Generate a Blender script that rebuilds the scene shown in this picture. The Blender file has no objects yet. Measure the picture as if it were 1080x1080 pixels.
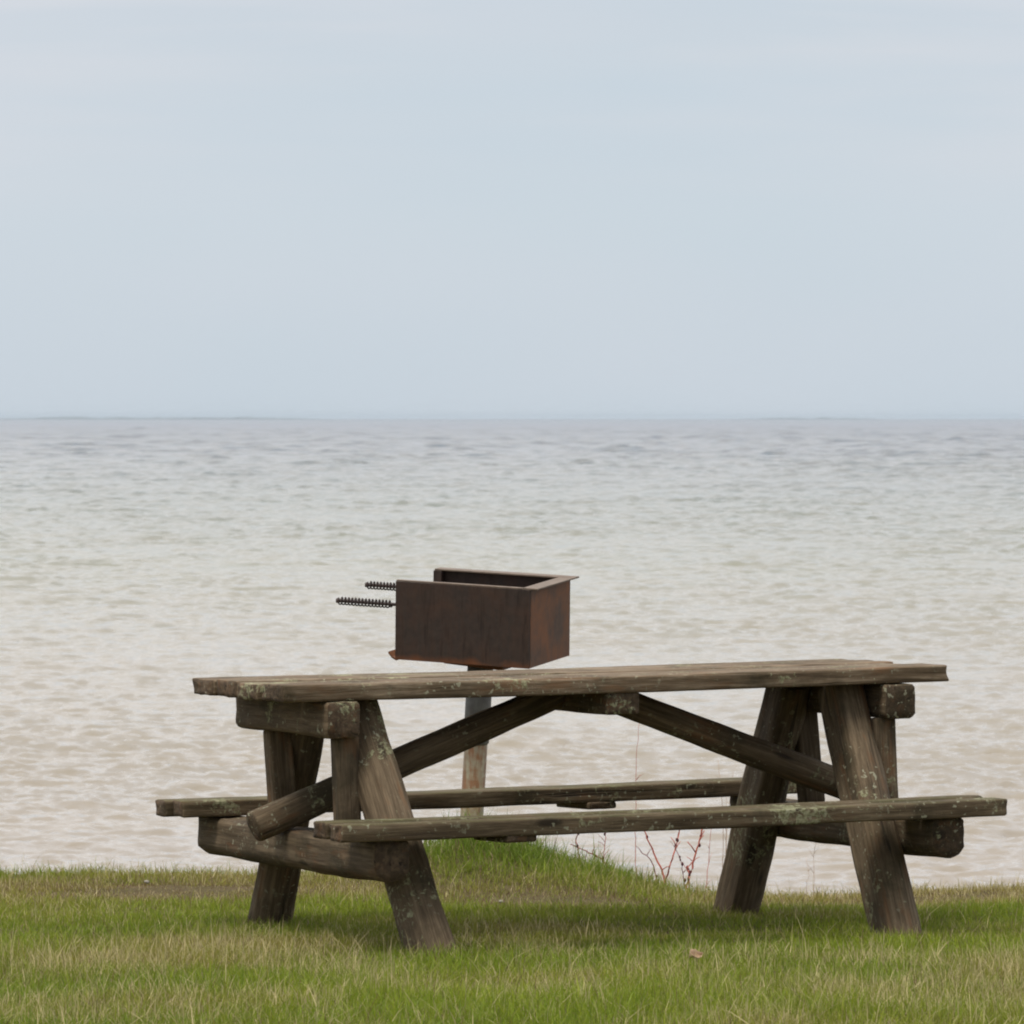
import bpy, bmesh, math, random
import numpy as np
from mathutils import Vector, Matrix, noise as mnoise

random.seed(11)
rng = np.random.default_rng(11)
R = math.radians
scene = bpy.context.scene
COL = scene.collection

# ------------------------------------------------------------------ helpers
def link(o, parent=None):
    COL.objects.link(o)
    if parent is not None:
        o.parent = parent
    return o

def tag(o, label=None, cat=None, group=None, kind=None):
    if label: o['label'] = label
    if cat: o['category'] = cat
    if group: o['group'] = group
    if kind: o['kind'] = kind
    return o

def empty(name, mat=None):
    o = bpy.data.objects.new(name, None)
    o.empty_display_size = 0.1
    COL.objects.link(o)
    if mat is not None:
        o.matrix_world = mat
    return o

def mesh_obj(name, bm, mats, parent=None, smooth=True, local=None):
    me = bpy.data.meshes.new(name)
    bm.normal_update()
    bm.to_mesh(me); bm.free()
    if smooth:
        me.polygons.foreach_set('use_smooth', [True] * len(me.polygons))
    for m in (mats if isinstance(mats, (list, tuple)) else [mats]):
        me.materials.append(m)
    o = bpy.data.objects.new(name, me)
    link(o, parent)
    if local is not None:
        o.matrix_local = local
    return o

def fast_mesh(name, verts, faces_flat, sizes, mats, smooth=True):
    """numpy arrays -> mesh object"""
    me = bpy.data.meshes.new(name)
    nv = len(verts)
    me.vertices.add(nv)
    me.vertices.foreach_set('co', np.ascontiguousarray(verts, dtype=np.float32).ravel())
    me.loops.add(len(faces_flat))
    me.loops.foreach_set('vertex_index', np.ascontiguousarray(faces_flat, dtype=np.int32))
    me.polygons.add(len(sizes))
    starts = np.concatenate([[0], np.cumsum(sizes)[:-1]]).astype(np.int32)
    me.polygons.foreach_set('loop_start', starts)
    me.update(calc_edges=True)
    me.polygons.foreach_set('use_smooth', np.full(len(sizes), smooth, dtype=bool))
    for m in mats: me.materials.append(m)
    o = bpy.data.objects.new(name, me)
    COL.objects.link(o)
    return o

def axis_matrix(p0, p1, up=(0, 0, 1)):
    """local X runs p0 -> p1, local Z as close to up as possible"""
    p0, p1, up = Vector(p0), Vector(p1), Vector(up)
    x = (p1 - p0).normalized()
    y = up.cross(x).normalized()
    z = x.cross(y)
    m = Matrix((x, y, z)).transposed().to_4x4()
    m.translation = p0
    return m

def n3(x, y, z, s=0.0):
    return mnoise.noise(Vector((x + s * 13.7, y - s * 7.1, z + s * 3.3)))

def sweep(bm, length, section, nseg=48, amp=0.003, seed=0.0, taper=(1, 1), ragged=(0.004, 0.004),
          offs=(0, 0, 0), bow=0.0, chamfer=0.006, fine=0.0012):
    """sweep a closed (y,z) section along X with wear noise; end faces get material index 1"""
    ts = [0.0, chamfer / length] + [chamfer / length + (1 - 2 * chamfer / length) * i / nseg for i in range(1, nseg)] \
         + [1 - chamfer / length, 1.0]
    rings = []
    n = len(section)
    for i, t in enumerate(ts):
        k = taper[0] + (taper[1] - taper[0]) * t
        shrink = 0.90 if i in (0, len(ts) - 1) else 1.0
        ring = []
        for (y, z) in section:
            r = math.hypot(y, z) or 1e-6
            x = t * length
            d = amp * n3(x * 3.1, y * 14, z * 14, seed) + amp * 0.5 * n3(x * 9, y * 30, z * 30, seed + 5)
            d += fine * n3(x * 6, y * 160, z * 160, seed + 9)
            f = k * (1 - (1 - shrink) * min(1.0, chamfer * 6 / r)) + d / r
            if i < 2: x += ragged[0] * n3(1, y * 26, z * 20, seed + 2)
            if i >= len(ts) - 2: x += ragged[1] * n3(2, y * 26, z * 20, seed + 3)
            b = bow * math.sin(math.pi * t)
            ring.append(bm.verts.new((x + offs[0], y * f + offs[1], z * f + offs[2] + b)))
        rings.append(ring)
    for a, b in zip(rings, rings[1:]):
        for j in range(n):
            bm.faces.new((a[j], a[(j + 1) % n], b[(j + 1) % n], b[j]))
    for ring, flip, xo in ((rings[0], True, -0.002), (rings[-1], False, 0.002)):
        c = Vector((0, 0, 0))
        for v in ring: c += v.co
        c /= n
        inner = [bm.verts.new(c + (v.co - c) * 0.55 + Vector((xo + 0.002 * n3(v.co.y * 50, v.co.z * 50, 3, seed), 0, 0)))
                 for v in ring]
        cv = bm.verts.new(c + Vector((xo * 0.2, 0, 0)))
        for j in range(n):
            q = (ring[j], ring[(j + 1) % n], inner[(j + 1) % n], inner[j])
            f = bm.faces.new(tuple(reversed(q)) if not flip else q); f.material_index = 1
            q = (inner[j], inner[(j + 1) % n], cv)
            f = bm.faces.new(tuple(reversed(q)) if not flip else q); f.material_index = 1
    bmesh.ops.recalc_face_normals(bm, faces=bm.faces[:])

def sec_log(r, flats=(), n=30):
    """round log section; flats = [(angle_deg, distance)] planes cutting the log"""
    pts = []
    for i in range(n):
        a = 2 * math.pi * i / n
        p = [r * math.cos(a), r * math.sin(a)]
        for (fa, d) in flats:
            nx, ny = math.cos(R(fa)), math.sin(R(fa))
            q = p[0] * nx + p[1] * ny
            if q > d:
                p[0] -= (q - d) * nx; p[1] -= (q - d) * ny
        pts.append(tuple(p))
    return pts

def sec_rect(w, h, r=0.006, k=3, sub=5):
    """rounded rectangle section centred on the origin, subdivided sides"""
    pts = []
    cs = [(w / 2 - r, h / 2 - r, 0), (-w / 2 + r, h / 2 - r, 90), (-w / 2 + r, -h / 2 + r, 180), (w / 2 - r, -h / 2 + r, 270)]
    for ci in range(4):
        cx, cy, a0 = cs[ci]
        for j in range(k + 1):
            a = R(a0 + 90 * j / k)
            pts.append((cx + r * math.cos(a), cy + r * math.sin(a)))
        nx, ny, na = cs[(ci + 1) % 4]
        e0 = pts[-1]; e1 = (nx + r * math.cos(R(na)), ny + r * math.sin(R(na)))
        for j in range(1, sub):
            t = j / sub
            pts.append((e0[0] + (e1[0] - e0[0]) * t, e0[1] + (e1[1] - e0[1]) * t))
    return pts

def tube(bm, pts, radii, n=8):
    rings = []
    pts = [Vector(p) for p in pts]
    for i, p in enumerate(pts):
        d = (pts[min(i + 1, len(pts) - 1)] - pts[max(i - 1, 0)]).normalized()
        a = Vector((0, 0, 1)) if abs(d.z) < 0.9 else Vector((1, 0, 0))
        s = d.cross(a).normalized(); u = s.cross(d)
        r = radii[i] if isinstance(radii, (list, tuple)) else radii
        rings.append([bm.verts.new(p + s * r * math.cos(2 * math.pi * j / n) + u * r * math.sin(2 * math.pi * j / n)) for j in range(n)])
    for a, b in zip(rings, rings[1:]):
        for j in range(n):
            bm.faces.new((a[j], a[(j + 1) % n], b[(j + 1) % n], b[j]))
    bm.faces.new(list(reversed(rings[0]))); bm.faces.new(rings[-1])

def box(bm, x0, x1, y0, y1, z0, z1, bev=0.0):
    vs = [bm.verts.new((x, y, z)) for z in (z0, z1) for y in (y0, y1) for x in (x0, x1)]
    fs = [bm.faces.new([vs[i] for i in q]) for q in
          ((0, 2, 3, 1), (4, 5, 7, 6), (0, 1, 5, 4), (2, 6, 7, 3), (0, 4, 6, 2), (1, 3, 7, 5))]
    if bev > 0:
        es = list({e for f in fs for e in f.edges})
        bmesh.ops.bevel(bm, geom=es, offset=bev, segments=2, affect='EDGES', profile=0.6)

# ------------------------------------------------------------------ node helpers
def new_mat(name):
    m = bpy.data.materials.new(name); m.use_nodes = True
    nt = m.node_tree; nt.nodes.clear()
    return m, nt

def N(nt, t, **kw):
    n = nt.nodes.new(t)
    for k, v in kw.items():
        if k.startswith('i_'):
            n.inputs[k[2:].replace('_', ' ')].default_value = v
        else:
            setattr(n, k, v)
    return n

def L(nt, a, b): nt.links.new(a, b)

def ramp(nt, src, stops, interp='LINEAR'):
    r = N(nt, 'ShaderNodeValToRGB')
    cr = r.color_ramp; cr.interpolation = interp
    while len(cr.elements) < len(stops): cr.elements.new(0.5)
    for e, (p, c) in zip(cr.elements, stops):
        e.position = p
        e.color = (c, c, c, 1) if isinstance(c, (int, float)) else (*c, 1)
    L(nt, src, r.inputs[0])
    return r.outputs[0]

def mixc(nt, fac, a, b, mode='MIX'):
    m = N(nt, 'ShaderNodeMix', data_type='RGBA', blend_type=mode)
    for sock, v in ((m.inputs[0], fac), (m.inputs[6], a), (m.inputs[7], b)):
        if hasattr(v, 'links'): L(nt, v, sock)
        else: sock.default_value = v if isinstance(v, (int, float)) else (*v, 1)
    return m.outputs[2]

def mathn(nt, op, a, b=None, clamp=False):
    m = N(nt, 'ShaderNodeMath', operation=op, use_clamp=clamp)
    for i, v in enumerate((a, b)):
        if v is None: continue
        if hasattr(v, 'links'): L(nt, v, m.inputs[i])
        else: m.inputs[i].default_value = v
    return m.outputs[0]

def noise(nt, vec, scale, detail=4, rough=0.6, dist=0.0):
    n = N(nt, 'ShaderNodeTexNoise'); n.inputs['Scale'].default_value = scale
    n.inputs['Detail'].default_value = detail; n.inputs['Roughness'].default_value = rough
    n.inputs['Distortion'].default_value = dist
    L(nt, vec, n.inputs['Vector'])
    return n.outputs['Fac']

def vscale(nt, vec, s, off=None):
    m = N(nt, 'ShaderNodeMapping'); m.inputs['Scale'].default_value = s
    if off is not None: m.inputs['Location'].default_value = off
    L(nt, vec, m.inputs['Vector']); return m.outputs['Vector']

# ------------------------------------------------------------------ materials
def wood(name, dark, mid, light, lichen=0.62, moss=0.0, rust=0.0, end=False, bump=0.5):
    m, nt = new_mat(name)
    tc = N(nt, 'ShaderNodeTexCoord'); oi = N(nt, 'ShaderNodeObjectInfo')
    rnd = N(nt, 'ShaderNodeVectorMath', operation='SCALE'); rnd.inputs[0].default_value = (37, 19, 11)
    L(nt, oi.outputs['Random'], rnd.inputs['Scale'])
    add = N(nt, 'ShaderNodeVectorMath', operation='ADD')
    L(nt, tc.outputs['Object'], add.inputs[0]); L(nt, rnd.outputs[0], add.inputs[1])
    v = add.outputs[0]
    st = (2.2, 36, 36) if not end else (20, 20, 20)
    grain = noise(nt, vscale(nt, v, st), 2.2, 7, 0.68, 0.4)
    fine = noise(nt, vscale(nt, v, (6, 120, 120) if not end else (90, 90, 90)), 1.6, 5, 0.7)
    blot = noise(nt, vscale(nt, v, (1.2, 2.5, 2.5)), 3.0, 4, 0.6)
    g = mathn(nt, 'ADD', mathn(nt, 'MULTIPLY', grain, 0.55), mathn(nt, 'ADD', mathn(nt, 'MULTIPLY', fine, 0.22), mathn(nt, 'MULTIPLY', blot, 0.25)))
    col = ramp(nt, g, [(0.38, dark), (0.51, mid), (0.63, light)])
    crack = ramp(nt, noise(nt, vscale(nt, v, (0.9, 30, 30)), 1.5, 3, 0.55, 0.8), [(0.29, 1.0), (0.34, 0.0)])
    col = mixc(nt, mathn(nt, 'MULTIPLY', crack, 0.75), col, (0.018, 0.014, 0.010))
    # damp / algae stains with a shape of their own
    st1 = ramp(nt, noise(nt, v, 5.5, 5, 0.65, 0.3), [(0.50, 0.0), (0.66, 1.0)])
    col = mixc(nt, mathn(nt, 'MULTIPLY', st1, 0.6), col, (0.030, 0.027, 0.014))
    if rust:
        rs = ramp(nt, noise(nt, vscale(nt, v, (2.2, 9, 9), (4, 2, 1)), 2.6, 4, 0.6), [(0.56, 0.0), (0.70, 1.0)])
        col = mixc(nt, mathn(nt, 'MULTIPLY', rs, rust), col, (0.20, 0.085, 0.032))
    vo = N(nt, 'ShaderNodeTexVoronoi'); vo.inputs['Scale'].default_value = 1.0
    L(nt, vscale(nt, v, (3.2, 10, 10)), vo.inputs['Vector'])
    knot = ramp(nt, vo.outputs['Distance'], [(0.10, 1.0), (0.17, 0.0)])
    col = mixc(nt, mathn(nt, 'MULTIPLY', knot, 0.8), col, (0.020, 0.014, 0.009))
    # lichen
    big = noise(nt, vscale(nt, v, (1, 1, 1), (7, 3, 5)), 4.2, 2, 0.5)
    sm = noise(nt, v, 48, 5, 0.72, 0.6)
    li = ramp(nt, mathn(nt, 'ADD', mathn(nt, 'MULTIPLY', big, 0.62), mathn(nt, 'MULTIPLY', sm, 0.52)),
              [(lichen, 0.0), (lichen + 0.035, 1.0)])
    lcol = ramp(nt, noise(nt, v, 110, 3), [(0.35, (0.15, 0.155, 0.075)), (0.6, (0.36, 0.36, 0.23))])
    col = mixc(nt, mathn(nt, 'MULTIPLY', li, 0.8), col, lcol)
    spot = mathn(nt, 'MULTIPLY', ramp(nt, noise(nt, v, 62, 2, 0.5), [(0.635, 0.0), (0.67, 1.0)]), ramp(nt, noise(nt, v, 5.0, 3, 0.6), [(0.45, 0.0), (0.56, 1.0)]))
    col = mixc(nt, mathn(nt, 'MULTIPLY', spot, 0.75), col, (0.33, 0.33, 0.235))
    if moss:
        geo = N(nt, 'ShaderNodeNewGeometry')
        sep = N(nt, 'ShaderNodeSeparateXYZ'); L(nt, geo.outputs['Normal'], sep.inputs[0])
        up = ramp(nt, sep.outputs['Z'], [(0.3, 0.0), (0.8, 1.0)])
        mo = ramp(nt, noise(nt, v, 9, 5, 0.7), [(0.36, 0.0), (0.60, 1.0)])
        col = mixc(nt, mathn(nt, 'MULTIPLY', mathn(nt, 'MULTIPLY', up, mo), moss), col, (0.085, 0.090, 0.028))
    # each piece weathered a little differently
    tone = N(nt, 'ShaderNodeHueSaturation')
    L(nt, col, tone.inputs['Color'])
    L(nt, mathn(nt, 'ADD', mathn(nt, 'MULTIPLY', oi.outputs['Random'], 0.3), 0.85), tone.inputs['Value'])
    b = N(nt, 'ShaderNodeBsdfPrincipled'); b.inputs['Roughness'].default_value = 0.85
    b.inputs['Specular IOR Level'].default_value = 0.25
    L(nt, tone.outputs['Color'], b.inputs['Base Color'])
    h = mathn(nt, 'SUBTRACT', mathn(nt, 'ADD', mathn(nt, 'MULTIPLY', grain, 0.6), mathn(nt, 'ADD', mathn(nt, 'MULTIPLY', fine, 0.5), mathn(nt, 'MULTIPLY', li, 0.35))),
              mathn(nt, 'MULTIPLY', crack, 0.8))
    bp = N(nt, 'ShaderNodeBump'); bp.inputs['Strength'].default_value = bump; bp.inputs['Distance'].default_value = 0.006
    L(nt, h, bp.inputs['Height']); L(nt, bp.outputs[0], b.inputs['Normal'])
    o = N(nt, 'ShaderNodeOutputMaterial'); L(nt, b.outputs[0], o.inputs[0])
    return m

W_TOP = wood('weathered_plank', (0.056, 0.038, 0.022), (0.135, 0.098, 0.062), (0.27, 0.212, 0.150), lichen=0.642, rust=0.35)
W_SEAT = wood('mossy_plank', (0.052, 0.036, 0.021), (0.108, 0.079, 0.048), (0.20, 0.155, 0.100), lichen=0.640, moss=0.45, rust=0.15)
W_LOG = wood('weathered_log', (0.058, 0.041, 0.024), (0.120, 0.088, 0.055), (0.215, 0.163, 0.105), lichen=0.665, rust=0.42)
W_END = wood('end_grain', (0.035, 0.024, 0.015), (0.080, 0.055, 0.035), (0.15, 0.105, 0.065), lichen=0.66, rust=0.3, end=True, bump=0.8)

def rusty(name, base, rust_c, amt, lo=0.45, hi=0.68, gloss=0.6, dirt=0.3, low=None):
    m, nt = new_mat(name)
    tc = N(nt, 'ShaderNodeTexCoord'); v = tc.outputs['Object']
    n1 = noise(nt, v, 7, 6, 0.65, 0.3)
    n2 = noise(nt, vscale(nt, v, (30, 30, 4)), 1.8, 4, 0.6)
    col = mixc(nt, ramp(nt, noise(nt, v, 40, 4), [(0.3, 0.0), (0.7, 1.0)]), base, tuple(c * 1.45 for c in base))
    rs = ramp(nt, mathn(nt, 'ADD', mathn(nt, 'MULTIPLY', n1, 0.65), mathn(nt, 'MULTIPLY', n2, 0.35)), [(lo, 0.0), (hi, 1.0)])
    col = mixc(nt, mathn(nt, 'MULTIPLY', rs, amt), col, rust_c)
    col = mixc(nt, mathn(nt, 'MULTIPLY', ramp(nt, n2, [(0.52, 0.0), (0.7, 1.0)]), dirt), col, tuple(c * 0.45 for c in base))
    if low is not None:   # rust line where water sits along the bottom seam
        sz = N(nt, 'ShaderNodeSeparateXYZ'); L(nt, v, sz.inputs[0])
        hz = mathn(nt, 'ADD', mathn(nt, 'MULTIPLY', mathn(nt, 'SUBTRACT', sz.outputs['Z'], low), 12.0), mathn(nt, 'MULTIPLY', n1, 1.3))
        col = mixc(nt, mathn(nt, 'MULTIPLY', ramp(nt, hz, [(0.62, 1.0), (0.95, 0.0)]), 0.8), col, (0.17, 0.060, 0.022))
    b = N(nt, 'ShaderNodeBsdfPrincipled'); L(nt, col, b.inputs['Base Color'])
    b.inputs['Roughness'].default_value = gloss
    b.inputs['Specular IOR Level'].default_value = 0.35
    bp = N(nt, 'ShaderNodeBump'); bp.inputs['Strength'].default_value = 0.25; bp.inputs['Distance'].default_value = 0.002
    L(nt, noise(nt, v, 90, 5, 0.7), bp.inputs['Height']); L(nt, bp.outputs[0], b.inputs['Normal'])
    o = N(nt, 'ShaderNodeOutputMaterial'); L(nt, b.outputs[0], o.inputs[0])
    return m

M_STEEL = rusty('sooty_rusted_steel', (0.036, 0.025, 0.021), (0.100, 0.044, 0.024), 0.5, dirt=0.65, low=0.735)
M_RUST = rusty('brown_rusted_steel', (0.070, 0.040, 0.026), (0.21, 0.078, 0.026), 0.9, 0.42, 0.58)
M_RIM = rusty('worn_steel_rim', (0.15, 0.115, 0.088), (0.13, 0.07, 0.04), 0.5)
M_COIL = rusty('coil_steel', (0.040, 0.028, 0.026), (0.09, 0.045, 0.03), 0.4)
M_POST = rusty('peeling_post_paint', (0.28, 0.245, 0.165), (0.26, 0.115, 0.045), 0.9, 0.47, 0.55, dirt=0.4)
M_SLEEVE = rusty('grey_sleeve_steel', (0.12, 0.118, 0.112), (0.16, 0.09, 0.05), 0.4, 0.54, 0.7)

# ------------------------------------------------------------------ numpy value noise
_perm = rng.random((256, 256))
def vnoise(x, y):
    xi = np.floor(x).astype(int); yi = np.floor(y).astype(int)
    fx = x - xi; fy = y - yi
    fx = fx * fx * (3 - 2 * fx); fy = fy * fy * (3 - 2 * fy)
    a = _perm[xi % 256, yi % 256]; b = _perm[(xi + 1) % 256, yi % 256]
    c = _perm[xi % 256, (yi + 1) % 256]; d = _perm[(xi + 1) % 256, (yi + 1) % 256]
    return (a * (1 - fx) + b * fx) * (1 - fy) + (c * (1 - fx) + d * fx) * fy
def fbm(x, y, oct=4):
    s = 0; a = 0.5; t = 0
    for i in range(oct):
        s = s + a * vnoise(x + 31.7 * i, y + 17.3 * i); t += a
        x = x * 2.03; y = y * 2.03; a *= 0.5
    return s / t
def sstep(a, b, x):
    t = np.clip((x - a) / (b - a), 0, 1); return t * t * (3 - 2 * t)

WATER = -2.2
EYE = 1.55
FPX = 7000.0

def edge_y(x):
    return 22.75 - 0.16 * sstep(0.3, 1.6, x) + 0.16 * (fbm(x * 0.9 + 40, x * 0 + 3.3, 3) - 0.5)

def ground_z(x, y):
    x = np.asarray(x, float); y = np.asarray(y, float)
    z = 0.05 * (fbm(x * 0.35 + 9, y * 0.35 + 4, 3) - 0.5) + 0.02 * (fbm(x * 2.2, y * 2.2, 2) - 0.5)
    z = z - (0.075 * sstep(0.15, 0.75, x) - 0.04 * sstep(0.9, 1.6, x)) * sstep(20.9, 22.3, y) - 0.008 * sstep(21.4, 22.6, y)
    z = z + 0.115 * np.exp(-(((x + 0.13) / 0.27) ** 2 + ((y - 22.62) / 0.42) ** 2))
    z = z + 0.02 * np.exp(-(((x - 0.30) / 0.18) ** 2 + ((y - 22.5) / 0.4) ** 2))
    e = y - edge_y(x)
    bank = 2.0 * sstep(0, 3.2, e) + 0.12 * np.maximum(e - 2.6, 0)
    bank = np.minimum(bank, 7.0)
    bank = bank + 0.15 * sstep(0, .6, e)
    return z - np.where(e > 0, bank, 0)

# ------------------------------------------------------------------ ground
def patch(x, y, cx, cy, rx, ry):
    return np.exp(-(((x - cx) / rx) ** 2 + ((y - cy) / ry) ** 2))
def bare_map(x, y):
    """0..1: how worn the turf is"""
    b = 1.15 * patch(x, y, 0.22, 21.62, 0.50, 0.36)
    b = np.maximum(b, 1.0 * patch(x, y, -1.15, 21.9, 0.60, 0.42))
    b = np.maximum(b, 0.5 * patch(x, y, -0.55, 22.1, 0.35, 0.35))
    b = np.maximum(b, 1.0 * patch(x, y, 1.40, 21.95, 0.6, 0.40))
    return b * (0.55 + 0.9 * fbm(x * 5, y * 5, 3))

def make_ground():
    xs = np.unique(np.concatenate([-np.geomspace(5, 600, 26), np.linspace(-5, 5, 101), np.geomspace(5, 600, 26)]))
    ys = np.unique(np.concatenate([-np.geomspace(1, 600, 16), np.linspace(-1, 14, 16), np.linspace(14, 27, 131), np.geomspace(27.2, 70, 22)]))
    X, Y = np.meshgrid(xs, ys)
    Z = ground_z(X, Y)
    nx, ny = len(xs), len(ys)
    V = np.stack([X.ravel(), Y.ravel(), Z.ravel()], 1)
    i = np.arange((ny - 1) * nx).reshape(ny - 1, nx)[:, :-1].ravel()
    F = np.stack([i, i + 1, i + 1 + nx, i + nx], 1)
    m, nt = new_mat('turf_soil')
    tc = N(nt, 'ShaderNodeTexCoord'); v = tc.outputs['Object']
    c = ramp(nt, noise(nt, v, 3.5, 6, 0.65), [(0.36, (0.075, 0.070, 0.022)), (0.5, (0.115, 0.088, 0.042)), (0.62, (0.17, 0.115, 0.065))])
    c2 = ramp(nt, noise(nt, v, 42, 5, 0.7), [(0.3, (0.05, 0.035, 0.02)), (0.55, (0.12, 0.10, 0.05)), (0.75, (0.24, 0.19, 0.11))])
    col = mixc(nt, 0.55, c, c2)
    sep = N(nt, 'ShaderNodeSeparateXYZ'); L(nt, v, sep.inputs[0])
    sand = ramp(nt, mathn(nt, 'DIVIDE', mathn(nt, 'ADD', sep.outputs['Z'], 3.0), 3.0), [(0.36, 1.0), (0.5, 0.0)])
    col = mixc(nt, sand, col, (0.24, 0.20, 0.15))
    b = N(nt, 'ShaderNodeBsdfPrincipled'); b.inputs['Roughness'].default_value = 0.95
    b.inputs['Specular IOR Level'].default_value = 0.1
    L(nt, col, b.inputs['Base Color'])
    bp = N(nt, 'ShaderNodeBump'); bp.inputs['Strength'].default_value = 0.8; bp.inputs['Distance'].default_value = 0.02
    L(nt, noise(nt, v, 30, 6, 0.7), bp.inputs['Height']); L(nt, bp.outputs[0], b.inputs['Normal'])
    o = N(nt, 'ShaderNodeOutputMaterial'); L(nt, b.outputs[0], o.inputs[0])
    g = fast_mesh('ground', V, F.ravel(), np.full(len(F), 4), [m])
    tag(g, kind='structure')
make_ground()

# ------------------------------------------------------------------ grass
def make_grass():
    def scatter(x0, x1, y0, y1, dens):
        n = int((x1 - x0) * (y1 - y0) * dens)
        return rng.uniform(x0, x1, n), rng.uniform(y0, y1, n)
    parts = [scatter(-2.3, 2.3, 16.6, 23.6, 17000), scatter(-5, -2.3, 16, 23.6, 3500), scatter(2.3, 5, 16, 23.6, 3500),
             scatter(-5, 5, 12.5, 16.6, 1800), scatter(-14, -5, 12, 23.6, 500), scatter(5, 14, 12, 23.6, 500),
             scatter(-5, 5, 23.6, 25.5, 2500)]
    x = np.concatenate([p[0] for p in parts]); y = np.concatenate([p[1] for p in parts])
    wide = np.concatenate([np.full(len(p[0]), w) for p, w in zip(parts, (1, 1.8, 1.8, 2.2, 3.5, 3.5, 1.8))])
    # clumping + worn patches
    cl = fbm(x * 9, y * 9, 2)
    bare = bare_map(x, y)
    keep = rng.random(len(x)) < (0.35 + 1.1 * cl) * (1 - 0.68 * np.clip(bare, 0, 1))
    x, y, wide, bare = x[keep], y[keep], wide[keep], bare[keep]
    n = len(x)
    z = ground_z(x, y) - 0.004
    mound = np.clip(1.1 * patch(x, y, -0.10, 22.6, 0.38, 0.34) + 0.45 * patch(x, y, 0.45, 22.6, 0.35, 0.25), 0, 1)
    mound = np.maximum(mound, 0.1 * sstep(-0.25, 0.1, y - edge_y(x)))
    dry = fbm(x * 1.1 + 5, y * 1.6 + 8, 4)
    dry = dry + 0.20 * sstep(20.9, 21.6, y) * (1 - mound) + 0.12 * bare - 0.55 * mound
    fore = sstep(19.6, 18.9, y)
    lush = fbm(x * 0.8 + 61, y * 1.2 + 2, 3)
    # height
    h = rng.gamma(5, 0.2, n) * (0.026 + 0.016 * fbm(x * 4, y * 4, 2)) * (0.70 + 1.30 * mound + 0.30 * fore)
    r = rng.random(n)
    straw = r < np.clip(0.05 + 0.6 * (dry - 0.45) + 0.10 * fore + 0.6 * fore * (fbm(x * 6 + 3, y * 4 + 7, 3) - 0.5), 0.03, 0.75)
    tuft = patch(x, y, -0.12, 22.72, 0.24, 0.22) * (fbm(x * 13, y * 13, 2) > 0.42)
    h *= 1 + 0.75 * tuft
    h *= 0.62 + 0.85 * fbm(x * 2.6 + 11, y * 2.0 + 5, 3)
    tall = straw & (rng.random(n) < 0.30)
    h = np.where(tall, h * 1.55 + 0.008, h)
    h *= (1 - 0.72 * np.clip(bare, 0, 1))
    h = np.clip(h, 0.008, 0.17)
    w = rng.uniform(0.0014, 0.0027, n) * wide * (1 + 0.3 * mound)
    w = np.where(straw, w * 0.75, w)
    a = rng.uniform(0, 2 * np.pi, n)
    lean = np.abs(rng.normal(0.42, 0.34, n)) * np.where(tall, 1.1, 1)
    la = rng.uniform(0, 2 * np.pi, n)
    dx, dy = np.cos(la) * lean, np.sin(la) * lean
    wx, wy = np.cos(a) * w * 0.5, np.sin(a) * w * 0.5
    V = np.empty((n, 7, 3), np.float32)
    for k, (t, ww) in enumerate(((0.0, 1.0), (0.40, 0.95), (0.75, 0.6))):
        cx = x + dx * h * t * t; cy = y + dy * h * t * t; cz = z + h * (t - 0.25 * lean * t * t)
        V[:, 2 * k, 0] = cx - wx * ww; V[:, 2 * k, 1] = cy - wy * ww; V[:, 2 * k, 2] = cz
        V[:, 2 * k + 1, 0] = cx + wx * ww; V[:, 2 * k + 1, 1] = cy + wy * ww; V[:, 2 * k + 1, 2] = cz
    V[:, 6, 0] = x + dx * h; V[:, 6, 1] = y + dy * h; V[:, 6, 2] = z + h * (1 - 0.25 * lean)
    base = (np.arange(n) * 7)[:, None]
    F = (base + np.array([0, 1, 3, 2, 2, 3, 5, 4, 4, 5, 6])[None]).ravel()
    S = np.tile([4, 4, 3], n)
    # colour per blade
    g1 = np.array([0.110, 0.195, 0.014]); g2 = np.array([0.285, 0.325, 0.030]); yl = np.array([0.275, 0.235, 0.058]); st = np.array([0.62, 0.53, 0.29])
    br = np.array([0.16, 0.105, 0.055])
    t = np.clip(rng.random(n) * 0.7 + 0.5 * (lush - 0.3), 0, 1)[:, None]
    c = g1 * (1 - t) + g2 * t
    c = c * (1 - 0.8 * mound[:, None]) + np.array([0.125, 0.190, 0.026]) * 0.8 * mound[:, None]
    yk = np.clip((dry - 0.42) * 2.2 + rng.normal(0, 0.18, n), 0, 1)[:, None]
    c = c * (1 - yk) + yl * yk
    sc = st * rng.uniform(0.6, 1.1, n)[:, None]
    c = np.where(straw[:, None], sc, c)
    bm_ = (rng.random(n) < 0.6 * np.clip(bare, 0, 1) + 0.03)[:, None]
    c = np.where(bm_, br, c)
    c *= rng.uniform(0.85, 1.45, n)[:, None]
    C = np.empty((n, 7, 4), np.float32); C[..., 3] = 1
    C[..., :3] = c[:, None, :]
    tip = (rng.random(n) < 0.35)
    C[:, 6, :3] = np.where(tip[:, None], st * 0.8, c)
    m, nt = new_mat('grass_blade')
    at = N(nt, 'ShaderNodeAttribute', attribute_name='blade')
    b = N(nt, 'ShaderNodeBsdfPrincipled'); b.inputs['Roughness'].default_value = 0.55
    b.inputs['Specular IOR Level'].default_value = 0.25
    L(nt, at.outputs['Color'], b.inputs['Base Color'])
    tr = N(nt, 'ShaderNodeBsdfTranslucent'); L(nt, at.outputs['Color'], tr.inputs['Color'])
    mx = N(nt, 'ShaderNodeMixShader'); mx.inputs[0].default_value = 0.38
    L(nt, b.outputs[0], mx.inputs[1]); L(nt, tr.outputs[0], mx.inputs[2])
    o = N(nt, 'ShaderNodeOutputMaterial'); L(nt, mx.outputs[0], o.inputs[0])
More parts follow.
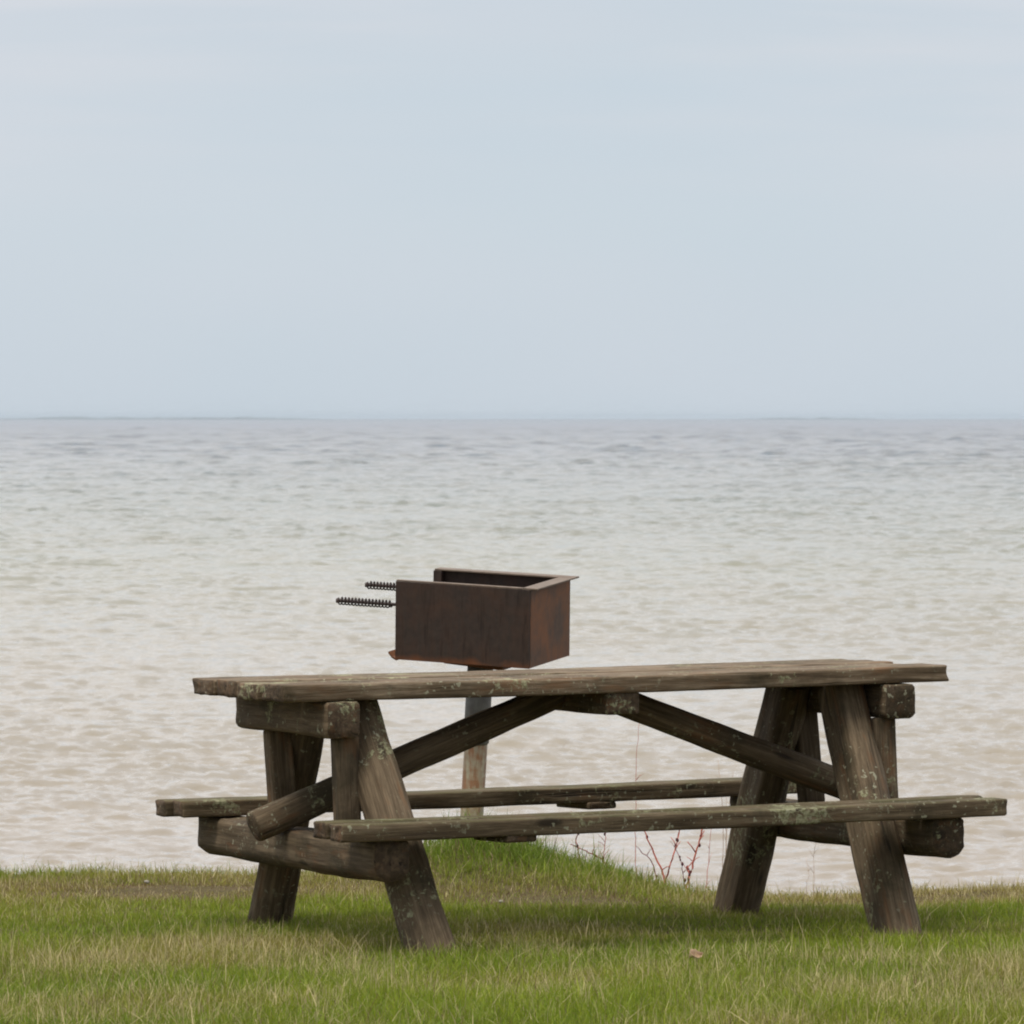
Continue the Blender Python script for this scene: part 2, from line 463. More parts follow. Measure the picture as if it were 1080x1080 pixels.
    g = fast_mesh('grass', V.reshape(-1, 3), F, S, [m], smooth=False)
    ca = g.data.color_attributes.new('blade', 'FLOAT_COLOR', 'POINT')
    ca.data.foreach_set('color', C.ravel())
    tag(g, 'short spring lawn grass with dry straw blades along the bank', 'grass', kind='stuff')
make_grass()

# ------------------------------------------------------------------ lake
def make_lake():
    h = EYE - WATER
    dl = [28.0]
    while dl[-1] < 28500:
        q = dl[-1]
        step = q * q / (FPX * h) * (0.40 if q > 50 else 3.0)
        if 90 < q < 420: step = min(step, 0.13 + 0.0012 * (q - 90))
        elif 420 <= q < 1300: step = min(step, 0.526 + 0.0016 * (q - 420))
        elif q >= 1300: step = min(step, 1.93 * (q / 1300) ** 1.7)
        dl.append(q + step)
    d = np.array(dl[::-1])
    mid = np.arange(636, 1500, 3.2); side = np.geomspace(1510, 22000, 60)
    t = np.concatenate([-side[::-1], -mid[::-1], np.arange(-632, 633, 1.7), mid, side]) / FPX
    D, T = np.meshgrid(d, t, indexing='ij')
    X = (D * T).astype(np.float32); Y = D.astype(np.float32); Z = np.zeros_like(X)
    X0 = D * T; Y0 = D
    sp1 = np.abs(np.gradient(d))
    DX = np.zeros_like(X); DY = np.zeros_like(X)
    w = np.random.default_rng(5)
    grp = (0.45 + 1.05 * fbm(X * 0.16, Y * 0.07, 3)).astype(np.float32)
    gust = (0.7 + 0.6 * fbm(X * 0.02 + 70, Y * 0.006, 3)).astype(np.float32)
    mod = grp * gust
    for lam in np.geomspace(0.13, 22.0, 120):
        th = w.normal(R(-90 + 8), R(38) if lam < 3 else R(32))
        slope = (0.056 if lam < 0.45 else 0.046 if lam < 1.0 else 0.031 if lam < 4 else 0.018) * (0.75 + 0.5 * w.random())
        ph = w.uniform(0, 6.283)
        row = sstep(0.0, 1.0, lam / (2.4 * sp1)) * sstep(24000, 3000, d)
        # short fetch: the longer waves only build up away from the shore
        if lam > 0.6: row = row * (0.50 + 0.50 * sstep(60, 240, d))
        if lam > 3: row = row * sstep(150, 800, d)
        sel = row > 0.02
        if not sel.any(): continue
        i0, i1 = np.argmax(sel), len(sel) - np.argmax(sel[::-1])
        sl = slice(i0, i1)
        k = 2 * math.pi / lam; A = slope / k
        arg = (k * (X0[sl] * math.cos(th) + Y0[sl] * math.sin(th)) + ph)
        att = (A * row[sl, None]).astype(np.float32) * mod[sl]
        Z[sl] += att * np.cos(arg).astype(np.float32)
        q = 0.8 * att * np.sin(arg).astype(np.float32) * sstep(0.5, 0.15, sp1[sl] / lam)[:, None].astype(np.float32)
        DX[sl] -= q * math.cos(th); DY[sl] -= q * math.sin(th)
    X = X + DX; Y = Y + DY
    V = np.stack([X.ravel(), Y.ravel(), (Z + WATER).ravel()], 1)
    ny, nx = X.shape
    i = np.arange((ny - 1) * nx).reshape(ny - 1, nx)[:, :-1].ravel()
    F = np.stack([i, i + nx, i + nx + 1, i + 1], 1)
    F = F[:, ::-1]
    m, nt = new_mat('lake_water')
    tc = N(nt, 'ShaderNodeTexCoord'); v = tc.outputs['Object']
    sep = N(nt, 'ShaderNodeSeparateXYZ'); L(nt, v, sep.inputs[0])
    # sediment near the shore clearing to deep water far out, by metres from the shore
    dist = mathn(nt, 'LOGARITHM', mathn(nt, 'MAXIMUM', sep.outputs['Y'], 10.0), 10.0)
    wob = mathn(nt, 'MULTIPLY', mathn(nt, 'SUBTRACT', noise(nt, vscale(nt, v, (0.010, 0.004, 0.004)), 1.0, 3), 0.5), 0.25)
    dd = mathn(nt, 'DIVIDE', mathn(nt, 'ADD', dist, wob), 5.0)
    def lp(x): return math.log10(x) / 5.0
    col = ramp(nt, dd, [(lp(50), (0.29, 0.252, 0.208)), (lp(95), (0.265, 0.240, 0.185)), (lp(165), (0.215, 0.218, 0.160)),
                        (lp(300), (0.140, 0.165, 0.140)), (lp(700), (0.095, 0.125, 0.150)), (lp(3000), (0.080, 0.115, 0.165))])
    sil = ramp(nt, noise(nt, vscale(nt, v, (0.5, 0.22, 1)), 1.0, 5, 0.6), [(0.35, 0.0), (0.65, 1.0)])
    col = mixc(nt, mathn(nt, 'MULTIPLY', sil, 0.25), col, (0.32, 0.26, 0.18))
    b = N(nt, 'ShaderNodeBsdfPrincipled')
    L(nt, col, b.inputs['Base Color'])
    b.inputs['IOR'].default_value = 1.33
    L(nt, ramp(nt, dd, [(lp(300), 0.5), (lp(900), 0.34), (lp(5000), 0.16)]), b.inputs['Specular IOR Level'])
    rg = ramp(nt, dd, [(lp(50), 0.06), (lp(300), 0.10), (lp(1500), 0.22)])
    L(nt, rg, b.inputs['Roughness'])
    bp = N(nt, 'ShaderNodeBump'); bp.inputs['Strength'].default_value = 0.6; bp.inputs['Distance'].default_value = 0.03
    L(nt, noise(nt, vscale(nt, v, (5, 9, 5)), 1.0, 4, 0.6), bp.inputs['Height'])
    L(nt, bp.outputs[0], b.inputs['Normal'])
    o = N(nt, 'ShaderNodeOutputMaterial'); L(nt, b.outputs[0], o.inputs[0])
    g = fast_mesh('lake', V, F.ravel(), np.full(len(F), 4), [m])
    tag(g, kind='structure')
make_lake()

# ------------------------------------------------------------------ far shore
def make_shore(name, x0, x1, y, hmax, seed):
    bm = bmesh.new()
    n = 60; rows = []
    for (dy, k) in ((0, 0.0), (60, 0.75), (300, 1.0), (700, 0.6)):
        row = []
        for i in range(n + 1):
            t = i / n
            e = min(1, t * 5) * min(1, (1 - t) * 5)
            hh = hmax * e * (0.6 + 0.5 * n3(t * 9, seed, 0) + 0.25 * n3(t * 40, seed, 2))
            row.append(bm.verts.new((x0 + (x1 - x0) * t, y + dy, WATER - 0.5 + max(0.0, hh) * k + (0.5 if k else 0))))
        rows.append(row)
    for a, b in zip(rows, rows[1:]):
        for i in range(n): bm.faces.new((a[i], a[i + 1], b[i + 1], b[i]))
    m, nt = new_mat('haze_tinted_shore')
    tc = N(nt, 'ShaderNodeTexCoord')
    c = ramp(nt, noise(nt, tc.outputs['Object'], 0.02, 4), [(0.4, (0.14, 0.17, 0.19)), (0.6, (0.19, 0.22, 0.24))])  # pale blue of distance haze mixed into the land colour itself
    b = N(nt, 'ShaderNodeBsdfPrincipled'); b.inputs['Roughness'].default_value = 0.95; L(nt, c, b.inputs['Base Color'])
    o = N(nt, 'ShaderNodeOutputMaterial'); L(nt, b.outputs[0], o.inputs[0])
    tag(mesh_obj(name, bm, m), kind='structure')
make_shore('far_shore', -1600, -500, 19000, 9.5, 1.0)
make_shore('far_shore', 640, 1080, 19000, 6.5, 4.0)

# ------------------------------------------------------------------ picnic table
YAW = 0.4161
TX, TY = 0.2013, 20.151
TILT = 0.0124
TABLE_M = Matrix.Translation((TX, TY, 0)) @ Matrix.Rotation(YAW, 4, 'Z') @ Matrix.Rotation(-TILT, 4, 'Y')

def v_for(u, w, xpx):
    """across-table coordinate of a point (u, ., w) that lies on a given sight line; used once to measure the legs"""
    c, s = math.cos(YAW), math.sin(YAW)
    k = (xpx - 540) / FPX
    # TX + c u - s v = k (TY + s u + c v)
    return (TX + c * u - k * (TY + s * u)) / (k * c + s)

table = empty('picnic_table', TABLE_M)
tag(table, 'weathered brown log picnic table with attached benches on the lawn', 'picnic table')

LEN, WID, HT, SH = 2.20, 0.715, 0.781, 0.394
TH = 0.050

# tabletop: four worn planks with ragged ends
bm = bmesh.new()
pw = WID / 4
ends = [(-1.098, 1.088), (-1.104, 1.050), (-1.100, 1.078), (-1.108, 1.070)]
for i, (e0, e1) in enumerate(ends):
    yc = -WID / 2 + pw * (i + 0.5)
    sweep(bm, e1 - e0, sec_rect(pw - 0.006, TH - 0.002 * (i % 2), 0.007, 3, 6), nseg=90, amp=0.0035, seed=2.0 + i,
          ragged=(0.010, 0.016), offs=(e0, yc, HT - TH / 2 + (0.002, -0.001, 0.001, 0.0)[i]), bow=-0.004)
mesh_obj('tabletop', bm, [W_TOP, W_END], table)

# benches
BW = 0.20
for sgn in (-1, 1):
    bm = bmesh.new()
    for i in range(2):
        vo = WID / 2 + 0.372 - BW / 4 - (BW / 2) * i
        e0, e1 = ((-1.073, 1.092) if i == 0 else (-1.082, 1.062)) if sgn < 0 else ((-1.092, 1.10) if i == 0 else (-1.075, 1.10))
        sweep(bm, e1 - e0, sec_rect(BW / 2 - 0.006, TH, 0.007, 3, 5), nseg=90, amp=0.0035, seed=20 + i + 4 * sgn,
              ragged=(0.010, 0.010), offs=(e0, sgn * vo, SH - TH / 2 + (0.0 if i == 0 else 0.003)), bow=-0.004)
    o = mesh_obj('bench_seat', bm, [W_SEAT, W_END], table)
    if sgn > 0: o['label'] = 'rear bench seat with a green mossy top'

UB = HT - TH      # underside of the tabletop
SB = SH - TH      # underside of the benches

# legs: heavy logs with one flat side, splayed outwards
def leg(u_top, v_top, u_ft, v_ft, r, seed, flat):
    top = Vector((u_top, v_top, UB - 0.003)); ft = Vector((u_ft, v_ft, 0.0)); ft = ft + (ft - top) * 0.10
    bm = bmesh.new()
    sweep(bm, (ft - top).length, sec_log(r, [(flat, r * 0.62)]), nseg=60, amp=0.006, seed=seed, taper=(0.97, 1.06),
          ragged=(0.0, 0.004), fine=0.0022)
    return mesh_obj('leg', bm, [W_LOG, W_END], table, local=axis_matrix(top, ft, (1, 0, 0)))
ULT, ULF, URT, URF = -0.80, -0.755, 0.80, 0.775
leg(ULT, v_for(ULT, UB, 376), ULF, v_for(ULF, 0, 457), 0.074, 31, 90)
leg(ULT, v_for(ULT, UB, 332), ULF, v_for(ULF, 0, 286), 0.068, 32, 90)
leg(URT, v_for(URT, UB, 887), URF, v_for(URF, 0, 943), 0.078, 33, -90)
leg(URT, v_for(URT, UB, 835), URF, v_for(URF, 0, 776), 0.074, 34, -90)

# cross beams at both ends, on the outer side of the legs
for sgn in (-1, 1):
    uc = sgn * 0.915
    bm = bmesh.new()
    sweep(bm, 0.735, sec_log(0.068, [(90, 0.050), (0, 0.052), (180, 0.054), (-90, 0.056)]), nseg=40, amp=0.004, seed=41 + sgn)
    mesh_obj('top_crossbeam', bm, [W_LOG, W_END], table,
             local=axis_matrix((uc, -0.37, UB - 0.051), (uc, 0.365, UB - 0.051)))
    bm = bmesh.new()
    sweep(bm, 1.40, sec_log(0.070, [(90, 0.050), (0, 0.058), (180, 0.056)]), nseg=60, amp=0.006, seed=45 + sgn, bow=-0.006)
    ul = sgn * 0.905
    o = mesh_obj('seat_crossbeam', bm, [W_LOG, W_END], table,
                 local=axis_matrix((ul, -0.70, SB - 0.052), (ul, 0.70, SB - 0.052)))
    # upright struts between the two cross beams
    for (v0, v1, dd) in ((0.235, 0.180, 0.055), (-0.305, -0.320, 0.05)):
        bm = bmesh.new()
        p0 = Vector((sgn * 0.885, v0, UB - 0.105)); p1 = Vector((sgn * 0.885, v1, SB - 0.006))
        sweep(bm, (p1 - p0).length, sec_rect(0.075, dd, 0.008), nseg=24, amp=0.003, seed=50 + v0 + sgn, ragged=(0, 0))
        mesh_obj('strut', bm, [W_LOG, W_END], table, local=axis_matrix(p0, p1, (0, 1, 0)))

# diagonal braces from the seat beams up to the middle batten
for sgn in (-1, 1):
    p0 = Vector((sgn * 1.055, 0.0, SB - 0.045 + 0.050)); p1 = Vector((sgn * 0.056, 0.0, UB - 0.010))
    bm = bmesh.new()
    sweep(bm, (p1 - p0).length, sec_log(0.045, [(90, 0.042)]), nseg=60, amp=0.005, seed=61 + sgn, taper=(1.06, 0.98), fine=0.002)
    mesh_obj('brace', bm, [W_LOG, W_END], table, local=axis_matrix(p0, p1))

bm = bmesh.new()
sweep(bm, 0.64, sec_rect(0.108, 0.066, 0.007), nseg=30, amp=0.003, seed=71)
mesh_obj('middle_batten', bm, [W_LOG, W_END], table, local=axis_matrix((0.0, -0.345, UB - 0.034), (0.0, 0.295, UB - 0.034)))
for sgn, ub in ((-1, -0.50), (1, 0.30)):
    bm = bmesh.new()
    sweep(bm, BW - 0.01, sec_rect(0.105, 0.022, 0.006), nseg=10, amp=0.002, seed=75 + sgn, ragged=(0.004, 0.004))
    vv = sgn * (WID / 2 + 0.372)
    mesh_obj('seat_batten', bm, [W_LOG, W_END], table,
             local=axis_matrix((ub, vv - sgn * 0.012, SB - 0.010), (ub + 0.03 * sgn, vv - sgn * (BW + 0.002), SB - 0.010)))

# ------------------------------------------------------------------ pedestal grill
GD = 22.9
gx = (494 - 540) / FPX * GD
gyaw = R(-22.8)
base_z = float(ground_z(gx, GD)) - 0.05
lean = Matrix.Rotation(R(3.3), 4, 'Y') @ Matrix.Rotation(R(7.2), 4, 'X')
GRILL_M = Matrix.Translation((gx, GD, base_z)) @ lean @ Matrix.Rotation(gyaw, 4, 'Z')
grill = empty('pedestal_grill', GRILL_M)
tag(grill, 'rusty steel park grill with two coil handles on a pipe post at the bank', 'grill')
ZB = 0.735 - base_z         # bottom of the firebox above the base
GH = 0.270                 # firebox height
gl, gw = 0.50, 0.355
ox, oy = 0.006, 0.0       # box centre relative to the post
X0, X1, Y0, Y1 = ox - gl / 2, ox + gl / 2, oy - gw / 2, oy + gw / 2
t = 0.006
for n_ in M_STEEL.node_tree.nodes:
    if n_.type == 'MATH' and n_.operation == 'SUBTRACT': n_.inputs[1].default_value = ZB
BOX_M = Matrix.Translation((0, 0, ZB)) @ Matrix.Rotation(R(-2.9), 4, 'Y') @ Matrix.Translation((0, 0, -ZB))
# firebox: floor and three walls, open to the left; floor lip turned up and out
bm = bmesh.new()
box(bm, X0, X1, Y0, Y0 + t, ZB, ZB + GH, 0.0015)
mesh_obj('side_plate', bm, M_STEEL, grill, smooth=False, local=BOX_M)
bm = bmesh.new()
box(bm, X0, X1, Y1 - t, Y1, ZB, ZB + GH, 0.0015)
box(bm, X0, X0 + 0.03, Y1 - 0.03 - t, Y1 - t - 0.001, ZB + 0.05, ZB + GH, 0.001)
mesh_obj('side_plate', bm, M_STEEL, grill, smooth=False, local=BOX_M)
bm = bmesh.new()
box(bm, X1 - t, X1 + 0.0008, Y0 + t + 0.0005, Y1 - t - 0.0005, ZB + 0.001, ZB + GH - 0.002, 0.0015)
o = mesh_obj('back_plate', bm, M_RUST, grill, smooth=False, local=BOX_M); o['label'] = 'end plate gone orange with rust'
bm = bmesh.new()
box(bm, X0 + 0.002, X1 - t - 0.001, Y0 + t + 0.001, Y1 - t - 0.001, ZB + 0.002, ZB + 0.008)
# lip
lip = [(X0 + 0.004, ZB - 0.004), (X0 - 0.012, ZB + 0.004), (X0 - 0.026, ZB + 0.020)]
for (a, b) in zip(lip, lip[1:]):
    q = [bm.verts.new((a[0], Y0, a[1])), bm.verts.new((b[0], Y0, b[1])), bm.verts.new((b[0], Y1, b[1])), bm.verts.new((a[0], Y1, a[1]))]
    f = bm.faces.new(q)
    ext = bmesh.ops.extrude_face_region(bm, geom=[f])
    bmesh.ops.translate(bm, vec=(0.002, 0, 0.006), verts=[g for g in ext['geom'] if isinstance(g, bmesh.types.BMVert)])
bmesh.ops.recalc_face_normals(bm, faces=bm.faces[:])
mesh_obj('floor_plate', bm, M_RUST, grill, smooth=False, local=BOX_M)
# rim flange turned outwards along the back and right, inwards at the front
bm = bmesh.new()
zt = ZB + GH
box(bm, X0 + 0.002, X1 + 0.026, Y1 - 0.030, Y1 + 0.016, zt + 0.0005, zt + 0.006, 0.001)
box(bm, X1 - 0.030, X1 + 0.026, Y0 + 0.004, Y1 - 0.0305, zt + 0.0005, zt + 0.0055, 0.001)
box(bm, X0 + 0.002, X1 - 0.0305, Y0 + 0.001, Y0 + 0.018, zt + 0.0005, zt + 0.005, 0.001)
mesh_obj('rim', bm, M_RIM, grill, smooth=False, local=BOX_M)
# grate: bars running lengthways, with two arms carrying the handles
gz = zt - 0.044
bm = bmesh.new()
for i in range(10):
    yy = Y0 + 0.03 + (gw - 0.06) * i / 9
    tube(bm, [(X0 + 0.03, yy, gz), (X1 - 0.035, yy, gz)], 0.0055, 8)
for xx in (X0 + 0.03, X0 + gl * 0.5, X1 - 0.035):
    box(bm, xx - 0.004, xx + 0.004, Y0 + 0.02, Y1 - 0.02, gz - 0.016, gz - 0.0065)
grate = mesh_obj('grate', bm, M_RIM, grill, local=BOX_M)
for (yy, hz, sx) in ((Y0 + 0.050, gz - 0.044, 0.240), (Y1 - 0.075, gz - 0.016, 0.235)):
    bm = bmesh.new()
    tube(bm, [(X0 + 0.05, yy, hz), (X0 - sx + 0.01, yy, hz)], 0.0058, 10)
    h_ = mesh_obj('handle', bm, M_COIL, grate)
    bm = bmesh.new()
    turns = 16; pts = []; rr = []
    xa, xb = X0 - sx, X0 - 0.035
    for i in range(turns * 14 + 1):
        q = i / (turns * 14)
        r_ = 0.0125 * min(1.0, 0.55 + q * 12, 0.6 + (1 - q) * 8)
        pts.append((xa + (xb - xa) * q, yy + r_ * math.cos(2 * math.pi * turns * q), hz + r_ * math.sin(2 * math.pi * turns * q)))
    tube(bm, pts, 0.0026, 6)
    tube(bm, [(xa - 0.004, yy, hz), (xa + 0.006, yy, hz)], 0.0085, 10)
    g_ = mesh_obj('coil_grip', bm, M_COIL, h_)
    g_.parent = grate
    h_.name = 'handle'
# post, sleeve and swivel plate
bm = bmesh.new()
tube(bm, [(0, 0, -0.25), (0, 0, ZB - 0.245)], 0.040, 32)
o = mesh_obj('post', bm, M_POST, grill); o['label'] = 'pipe post with flaking cream paint and rust'
bm = bmesh.new()
tube(bm, [(0, 0, ZB - 0.300), (0, 0, ZB - 0.295), (0, 0, ZB - 0.022)], [0.0405, 0.0445, 0.0445], 32)
mesh_obj('sleeve', bm, M_SLEEVE, grill)
bm = bmesh.new()
box(bm, -0.10, 0.12, -0.09, 0.10, ZB - 0.021, ZB - 0.0045, 0.003)
mesh_obj('mounting_plate', bm, M_STEEL, grill, smooth=False)

# ------------------------------------------------------------------ red-stemmed shrubs and dry stalks on the bank edge
def plain(name, c, rough=0.8, var=0.4, scale=30):
    m, nt = new_mat(name)
    tc = N(nt, 'ShaderNodeTexCoord')
    col = mixc(nt, noise(nt, tc.outputs['Object'], scale, 4), tuple(x * (1 - var) for x in c), tuple(x * (1 + var) for x in c))
    b = N(nt, 'ShaderNodeBsdfPrincipled'); b.inputs['Roughness'].default_value = rough
    L(nt, col, b.inputs['Base Color'])
    o = N(nt, 'ShaderNodeOutputMaterial'); L(nt, b.outputs[0], o.inputs[0])
    return m
M_TWIG = plain('red_twig_bark', (0.46, 0.115, 0.075))
M_TWIG_DARK = plain('dark_twig_bark', (0.24, 0.085, 0.075))
M_BUD = plain('dark_red_bud', (0.10, 0.025, 0.03))
M_DRY = plain('dry_stalk', (0.34, 0.22, 0.14))
M_LEAF = plain('dead_leaf', (0.44, 0.30, 0.20), 0.8, 0.25)
M_STONE = plain('pale_stone', (0.27, 0.25, 0.21), 0.8, 0.12)

def wp(x, y, d):
    """metres for a point measured at (x, y) on the sight line, d metres away"""
    return Vector(((x - 540) / FPX * d, d, EYE - (y - 441) / FPX * d))

def shrub(name, label, d, stems, base, mats, bud_n, grp, seed):
    rs = random.Random(seed)
    b0 = wp(*base, d); b0.z = float(ground_z(b0.x, b0.y))
    root = empty(name, Matrix.Translation(b0))
    tag(root, label, 'shrub', grp)
    for st, r0, mt in stems:
        pts = []
        for i, p in enumerate(st):
            q = wp(*p, d) - b0
            q.y += rs.uniform(-0.03, 0.03) + 0.02 * i
            pts.append(q)
        if pts[0].z > -0.02: pts.insert(0, Vector((pts[0].x * 0.8, pts[0].y, -0.03)))
        # smooth with intermediate jitter
        dense = []
        for a, b in zip(pts, pts[1:]):
            for k in range(4):
                f = k / 4
                dense.append(a.lerp(b, f) + Vector((rs.gauss(0, .0012), rs.gauss(0, .0012), rs.gauss(0, .0012))))
        dense.append(pts[-1])
        bm = bmesh.new()
        n_ = len(dense)
        r0 *= 0.95
        tube(bm, dense, [r0 * (1 - 0.6 * i / n_) for i in range(n_)], 7)
        for k in range(rs.randint(2, 4)):
            i = rs.randint(n_ // 3, n_ - 2); p = dense[i]
            q = p + Vector((rs.choice((-1, 1)) * rs.uniform(.008, .03), rs.uniform(-.02, .02), rs.uniform(.012, .04)))
            tube(bm, [p, p.lerp(q, .5) + Vector((0, 0, .003)), q], [r0 * .5, r0 * .4, r0 * .3], 6)
        so = mesh_obj('stem', bm, mats[mt], root)
        if bud_n and r0 > 0.0017:
            for k in range(bud_n):
                bm = bmesh.new()
                i = rs.randint(n_ // 4, n_ - 1); p = dense[i]
                c = p + Vector((rs.uniform(-.004, .004), rs.uniform(-.004, .004), rs.uniform(-.003, .004)))
                bmesh.ops.create_icosphere(bm, subdivisions=2, radius=rs.uniform(.003, .005), matrix=Matrix.Translation(c) @ Matrix.Diagonal((1, 1, 1.5, 1)))
                mesh_obj('bud', bm, M_BUD, so)
    return root

TW = [M_TWIG, M_TWIG_DARK]
shrub('red_twig_shrub', 'small red twig arching left over the water, nearest the mound by the grill', 22.9,
      [([(641, 925), (640, 912), (632, 905), (618, 899), (602, 892)], 0.0038, 0),
       ([(637, 910), (637, 900), (639, 884), (640, 874)], 0.0022, 0),
       ([(610, 896), (607, 886), (611, 876), (607, 866)], 0.0028, 0)], (641, 930), TW, 2, 'red shrubs on the bank edge', 3)
shrub('red_twig_shrub', 'forked red shrub with two tall bare stems, in the middle of the row', 22.85,
      [([(701, 930), (698, 918), (690, 900), (683, 885), (676, 868)], 0.0045, 0),
       ([(702, 930), (706, 915), (712, 898), (717, 880), (719, 866)], 0.0038, 0),
       ([(692, 928), (690, 914), (684, 905), (676, 899)], 0.0030, 1),
       ([(672, 930), (670, 905), (670, 878), (671, 850), (672, 800), (675, 762)], 0.0016, 0)], (700, 930), TW, 1, 'red shrubs on the bank edge', 4)
shrub('red_twig_shrub', 'thick red shrub with dark buds, beside the rear leg of the table', 22.8,
      [([(724, 934), (729, 920), (733, 905), (738, 888), (742, 868)], 0.0050, 0),
       ([(727, 926), (726, 915), (733, 908)], 0.0032, 0),
       ([(722, 930), (719, 912), (713, 895), (716, 880)], 0.0020, 1),
       ([(745, 934), (748, 905), (751, 870)], 0.0016, 0)], (727, 936), TW, 6, 'red shrubs on the bank edge', 6)
shrub('dry_weed', 'pair of thin dry stalks seen between the right legs', 22.6,
      [([(858, 938), (859, 905), (861, 885)], 0.0012, 0), ([(850, 936), (853, 924), (851, 905)], 0.0010, 0)], (856, 938), [M_DRY, M_DRY], 0, None, 8)
shrub('dry_weed', 'spray of fine dry stalks behind the middle of the rear bench', 22.9,
      [([(762, 935), (763, 880), (761, 830), (758, 802)], 0.0013, 0), ([(764, 935), (768, 860), (774, 815)], 0.0012, 0),
       ([(764, 935), (766, 870), (767, 822)], 0.0010, 0)], (764, 938), [M_DRY, M_DRY], 0, None, 9)

# dead leaf in the foreground grass, pale stones
def leaf(x, y, d, s, label):
    p = wp(x, y, d); p.z = float(ground_z(p.x, p.y)) + 0.030
    bm = bmesh.new(); nu, nv = 10, 6; g = []
    for i in range(nu + 1):
        u = i / nu; wv = 0.42 * math.sin(math.pi * u ** 0.8) * (1 + 0.18 * math.sin(u * 22)); row = []
        for j in range(nv + 1):
            v = j / nv * 2 - 1
            row.append(bm.verts.new((s * (u - .5), s * wv * v, s * (0.30 * v * v + 0.25 * (u - .5) ** 2 + 0.05 * math.sin(9 * u + 3 * v)))))
        g.append(row)
    for a, b in zip(g, g[1:]):
        for j in range(nv): bm.faces.new((a[j], b[j], b[j + 1], a[j + 1]))
    bmesh.ops.remove_doubles(bm, verts=bm.verts[:], dist=1e-5)
    o = mesh_obj('fallen_leaf', bm, M_LEAF, local=Matrix.Translation(p) @ Matrix.Rotation(R(40), 4, 'Z') @ Matrix.Rotation(R(35), 4, 'X'))
    md = o.modifiers.new('Solidify', 'SOLIDIFY'); md.thickness = 0.0006
    tag(o, label, 'leaf')
leaf(733, 1017, 18.75, 0.045, 'curled tan dead leaf lying in the foreground grass')
def stone(x, y, d, s, label):
    p = wp(x, y, d); p.z = float(ground_z(p.x, p.y)) + 0.012
    bm = bmesh.new(); bmesh.ops.create_icosphere(bm, subdivisions=3, radius=s)
    for v in bm.verts:
        v.co *= 1 + 0.35 * n3(v.co.x / s * 1.2, v.co.y / s * 1.2, v.co.z / s * 1.2, x)
        v.co.z *= 0.65
    tag(mesh_obj('pale_stone', bm, M_STONE, local=Matrix.Translation(p)), label, 'stone', 'pale stones in the turf')
stone(155, 929, 22.2, 0.010, 'small pale stone in the thin yellow turf on the left')
stone(528, 947, 21.45, 0.008, 'small pale stone on the bare soil below the grassy mound')

# ------------------------------------------------------------------ sky, sun, haze
SUN_EL, SUN_AZ = R(66), R(228)     # azimuth measured clockwise from +Y (north)
world = bpy.data.worlds.new('World'); scene.world = world; world.use_nodes = True
nt = world.node_tree; nt.nodes.clear()
sky = N(nt, 'ShaderNodeTexSky', sky_type='NISHITA'); sky.sun_disc = False
sky.sun_elevation = SUN_EL; sky.sun_rotation = SUN_AZ; sky.air_density = 1.0; sky.dust_density = 2.0
bg1 = N(nt, 'ShaderNodeBackground'); bg1.inputs['Strength'].default_value = 0.08
L(nt, sky.outputs[0], bg1.inputs[0])
tc = N(nt, 'ShaderNodeTexCoord'); v = tc.outputs['Generated']
sep = N(nt, 'ShaderNodeSeparateXYZ'); L(nt, v, sep.inputs[0])
grad = ramp(nt, sep.outputs['Z'], [(0.0, (0.500, 0.575, 0.640)), (0.03, (0.520, 0.590, 0.652)), (0.066, (0.515, 0.570, 0.635)), (0.11, (1.03, 1.02, 1.02)), (0.21, (1.20, 1.18, 1.16)),
                                   (0.40, (0.90, 0.92, 0.95)), (0.7, (1.15, 1.16, 1.18)), (1.0, (1.35, 1.36, 1.37))])
cl = noise(nt, vscale(nt, v, (7, 7, 75), (0.6, 0.2, 0)), 1.0, 4, 0.5, 0.2)
cmask = mathn(nt, 'MULTIPLY', ramp(nt, cl, [(0.42, 0.0), (0.66, 1.0)]), ramp(nt, sep.outputs['Z'], [(0.028, 0.0), (0.06, 1.0)]))
ccol = mixc(nt, mathn(nt, 'MULTIPLY', cmask, 0.65), grad, (0.66, 0.645, 0.675))
soft = noise(nt, vscale(nt, v, (5, 5, 14), (3.1, 0, 0)), 1.0, 3, 0.5)
ccol = mixc(nt, ramp(nt, soft, [(0.38, 0.0), (0.62, 0.42)]), ccol, (0.60, 0.62, 0.675))
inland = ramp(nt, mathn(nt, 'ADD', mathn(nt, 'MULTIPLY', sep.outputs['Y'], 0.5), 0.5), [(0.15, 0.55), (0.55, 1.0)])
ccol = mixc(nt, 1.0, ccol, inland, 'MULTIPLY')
blue = mathn(nt, 'MULTIPLY', ramp(nt, noise(nt, vscale(nt, v, (4, 4, 55), (2.2, 0, 0.4)), 1.0, 3, 0.5), [(0.48, 0.0), (0.64, 1.0)]), ramp(nt, sep.outputs['Z'], [(0.03, 0.0), (0.048, 1.0), (0.075, 0.0)]))
ccol = mixc(nt, mathn(nt, 'MULTIPLY', blue, 0.55), ccol, (0.475, 0.565, 0.645))
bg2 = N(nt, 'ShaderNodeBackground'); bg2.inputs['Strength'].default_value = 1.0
L(nt, ccol, bg2.inputs[0])
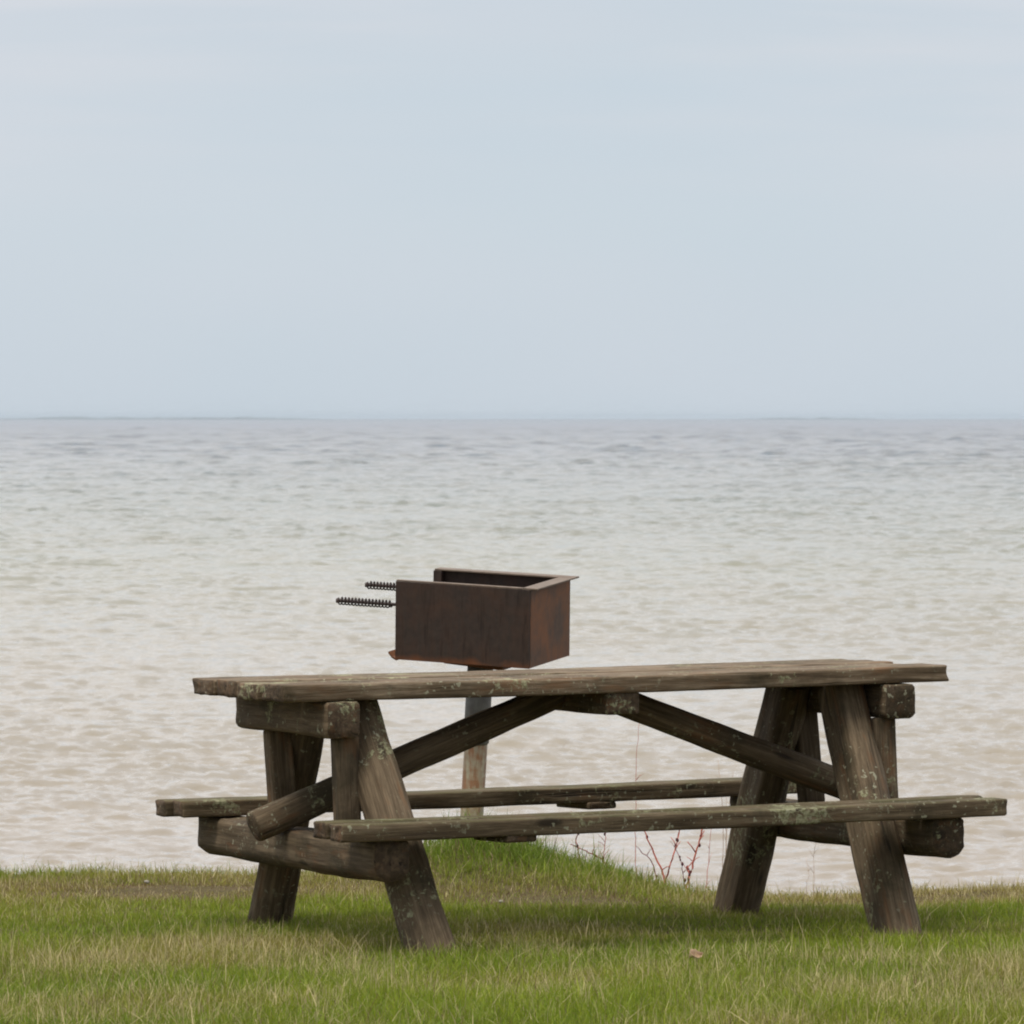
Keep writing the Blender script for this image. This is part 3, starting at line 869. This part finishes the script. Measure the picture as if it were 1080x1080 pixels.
mx = N(nt, 'ShaderNodeMixShader'); mx.inputs[0].default_value = 0.88
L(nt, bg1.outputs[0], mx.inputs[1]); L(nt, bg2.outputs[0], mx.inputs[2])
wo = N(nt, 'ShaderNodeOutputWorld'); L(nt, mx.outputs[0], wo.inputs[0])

sl = bpy.data.lights.new('sun', 'SUN'); sl.energy = 2.3; sl.angle = R(22); sl.color = (1.0, 0.93, 0.82)
so = bpy.data.objects.new('sun', sl); COL.objects.link(so)
sd = Vector((math.sin(SUN_AZ) * math.cos(SUN_EL), math.cos(SUN_AZ) * math.cos(SUN_EL), math.sin(SUN_EL)))
so.rotation_euler = sd.to_track_quat('Z', 'Y').to_euler()
so.location = (0, 0, 30)

HAZE = True
if HAZE:
    bm = bmesh.new()
    box(bm, -95000, 95000, -1500, 31000, -10.5, 14.0)
    m, nt = new_mat('lake_haze')
    pv = N(nt, 'ShaderNodeVolumePrincipled'); pv.inputs['Density'].default_value = 0.000027
    pv.inputs['Color'].default_value = (0.72, 0.84, 0.95, 1); pv.inputs['Anisotropy'].default_value = 0.0
    o_ = N(nt, 'ShaderNodeOutputMaterial'); L(nt, pv.outputs[0], o_.inputs['Volume'])
    hz = mesh_obj('haze', bm, m, smooth=False)
    tag(hz, 'thin pale haze over the lake', 'haze', kind='stuff')

# ------------------------------------------------------------------ camera
cam = bpy.data.cameras.new('camera'); co = bpy.data.objects.new('camera', cam); COL.objects.link(co)
co.location = (0, 0, EYE); co.rotation_euler = (R(90), 0, 0)
cam.sensor_width = 36; cam.lens = 36 * FPX / 1080
cam.shift_y = -99 / 1080
cam.clip_start = 0.1; cam.clip_end = 120000
cam.dof.use_dof = True; cam.dof.focus_distance = 20.6; cam.dof.aperture_fstop = 25
scene.camera = co

scene.render.engine = 'CYCLES'
scene.cycles.filter_width = 2.0
scene.cycles.use_denoising = True
scene.cycles.max_bounces = 8
scene.cycles.volume_bounces = 0
scene.view_settings.view_transform = 'Standard'
scene.view_settings.look = 'None'
scene.view_settings.exposure = 0.3
scene.view_settings.gamma = 1.0
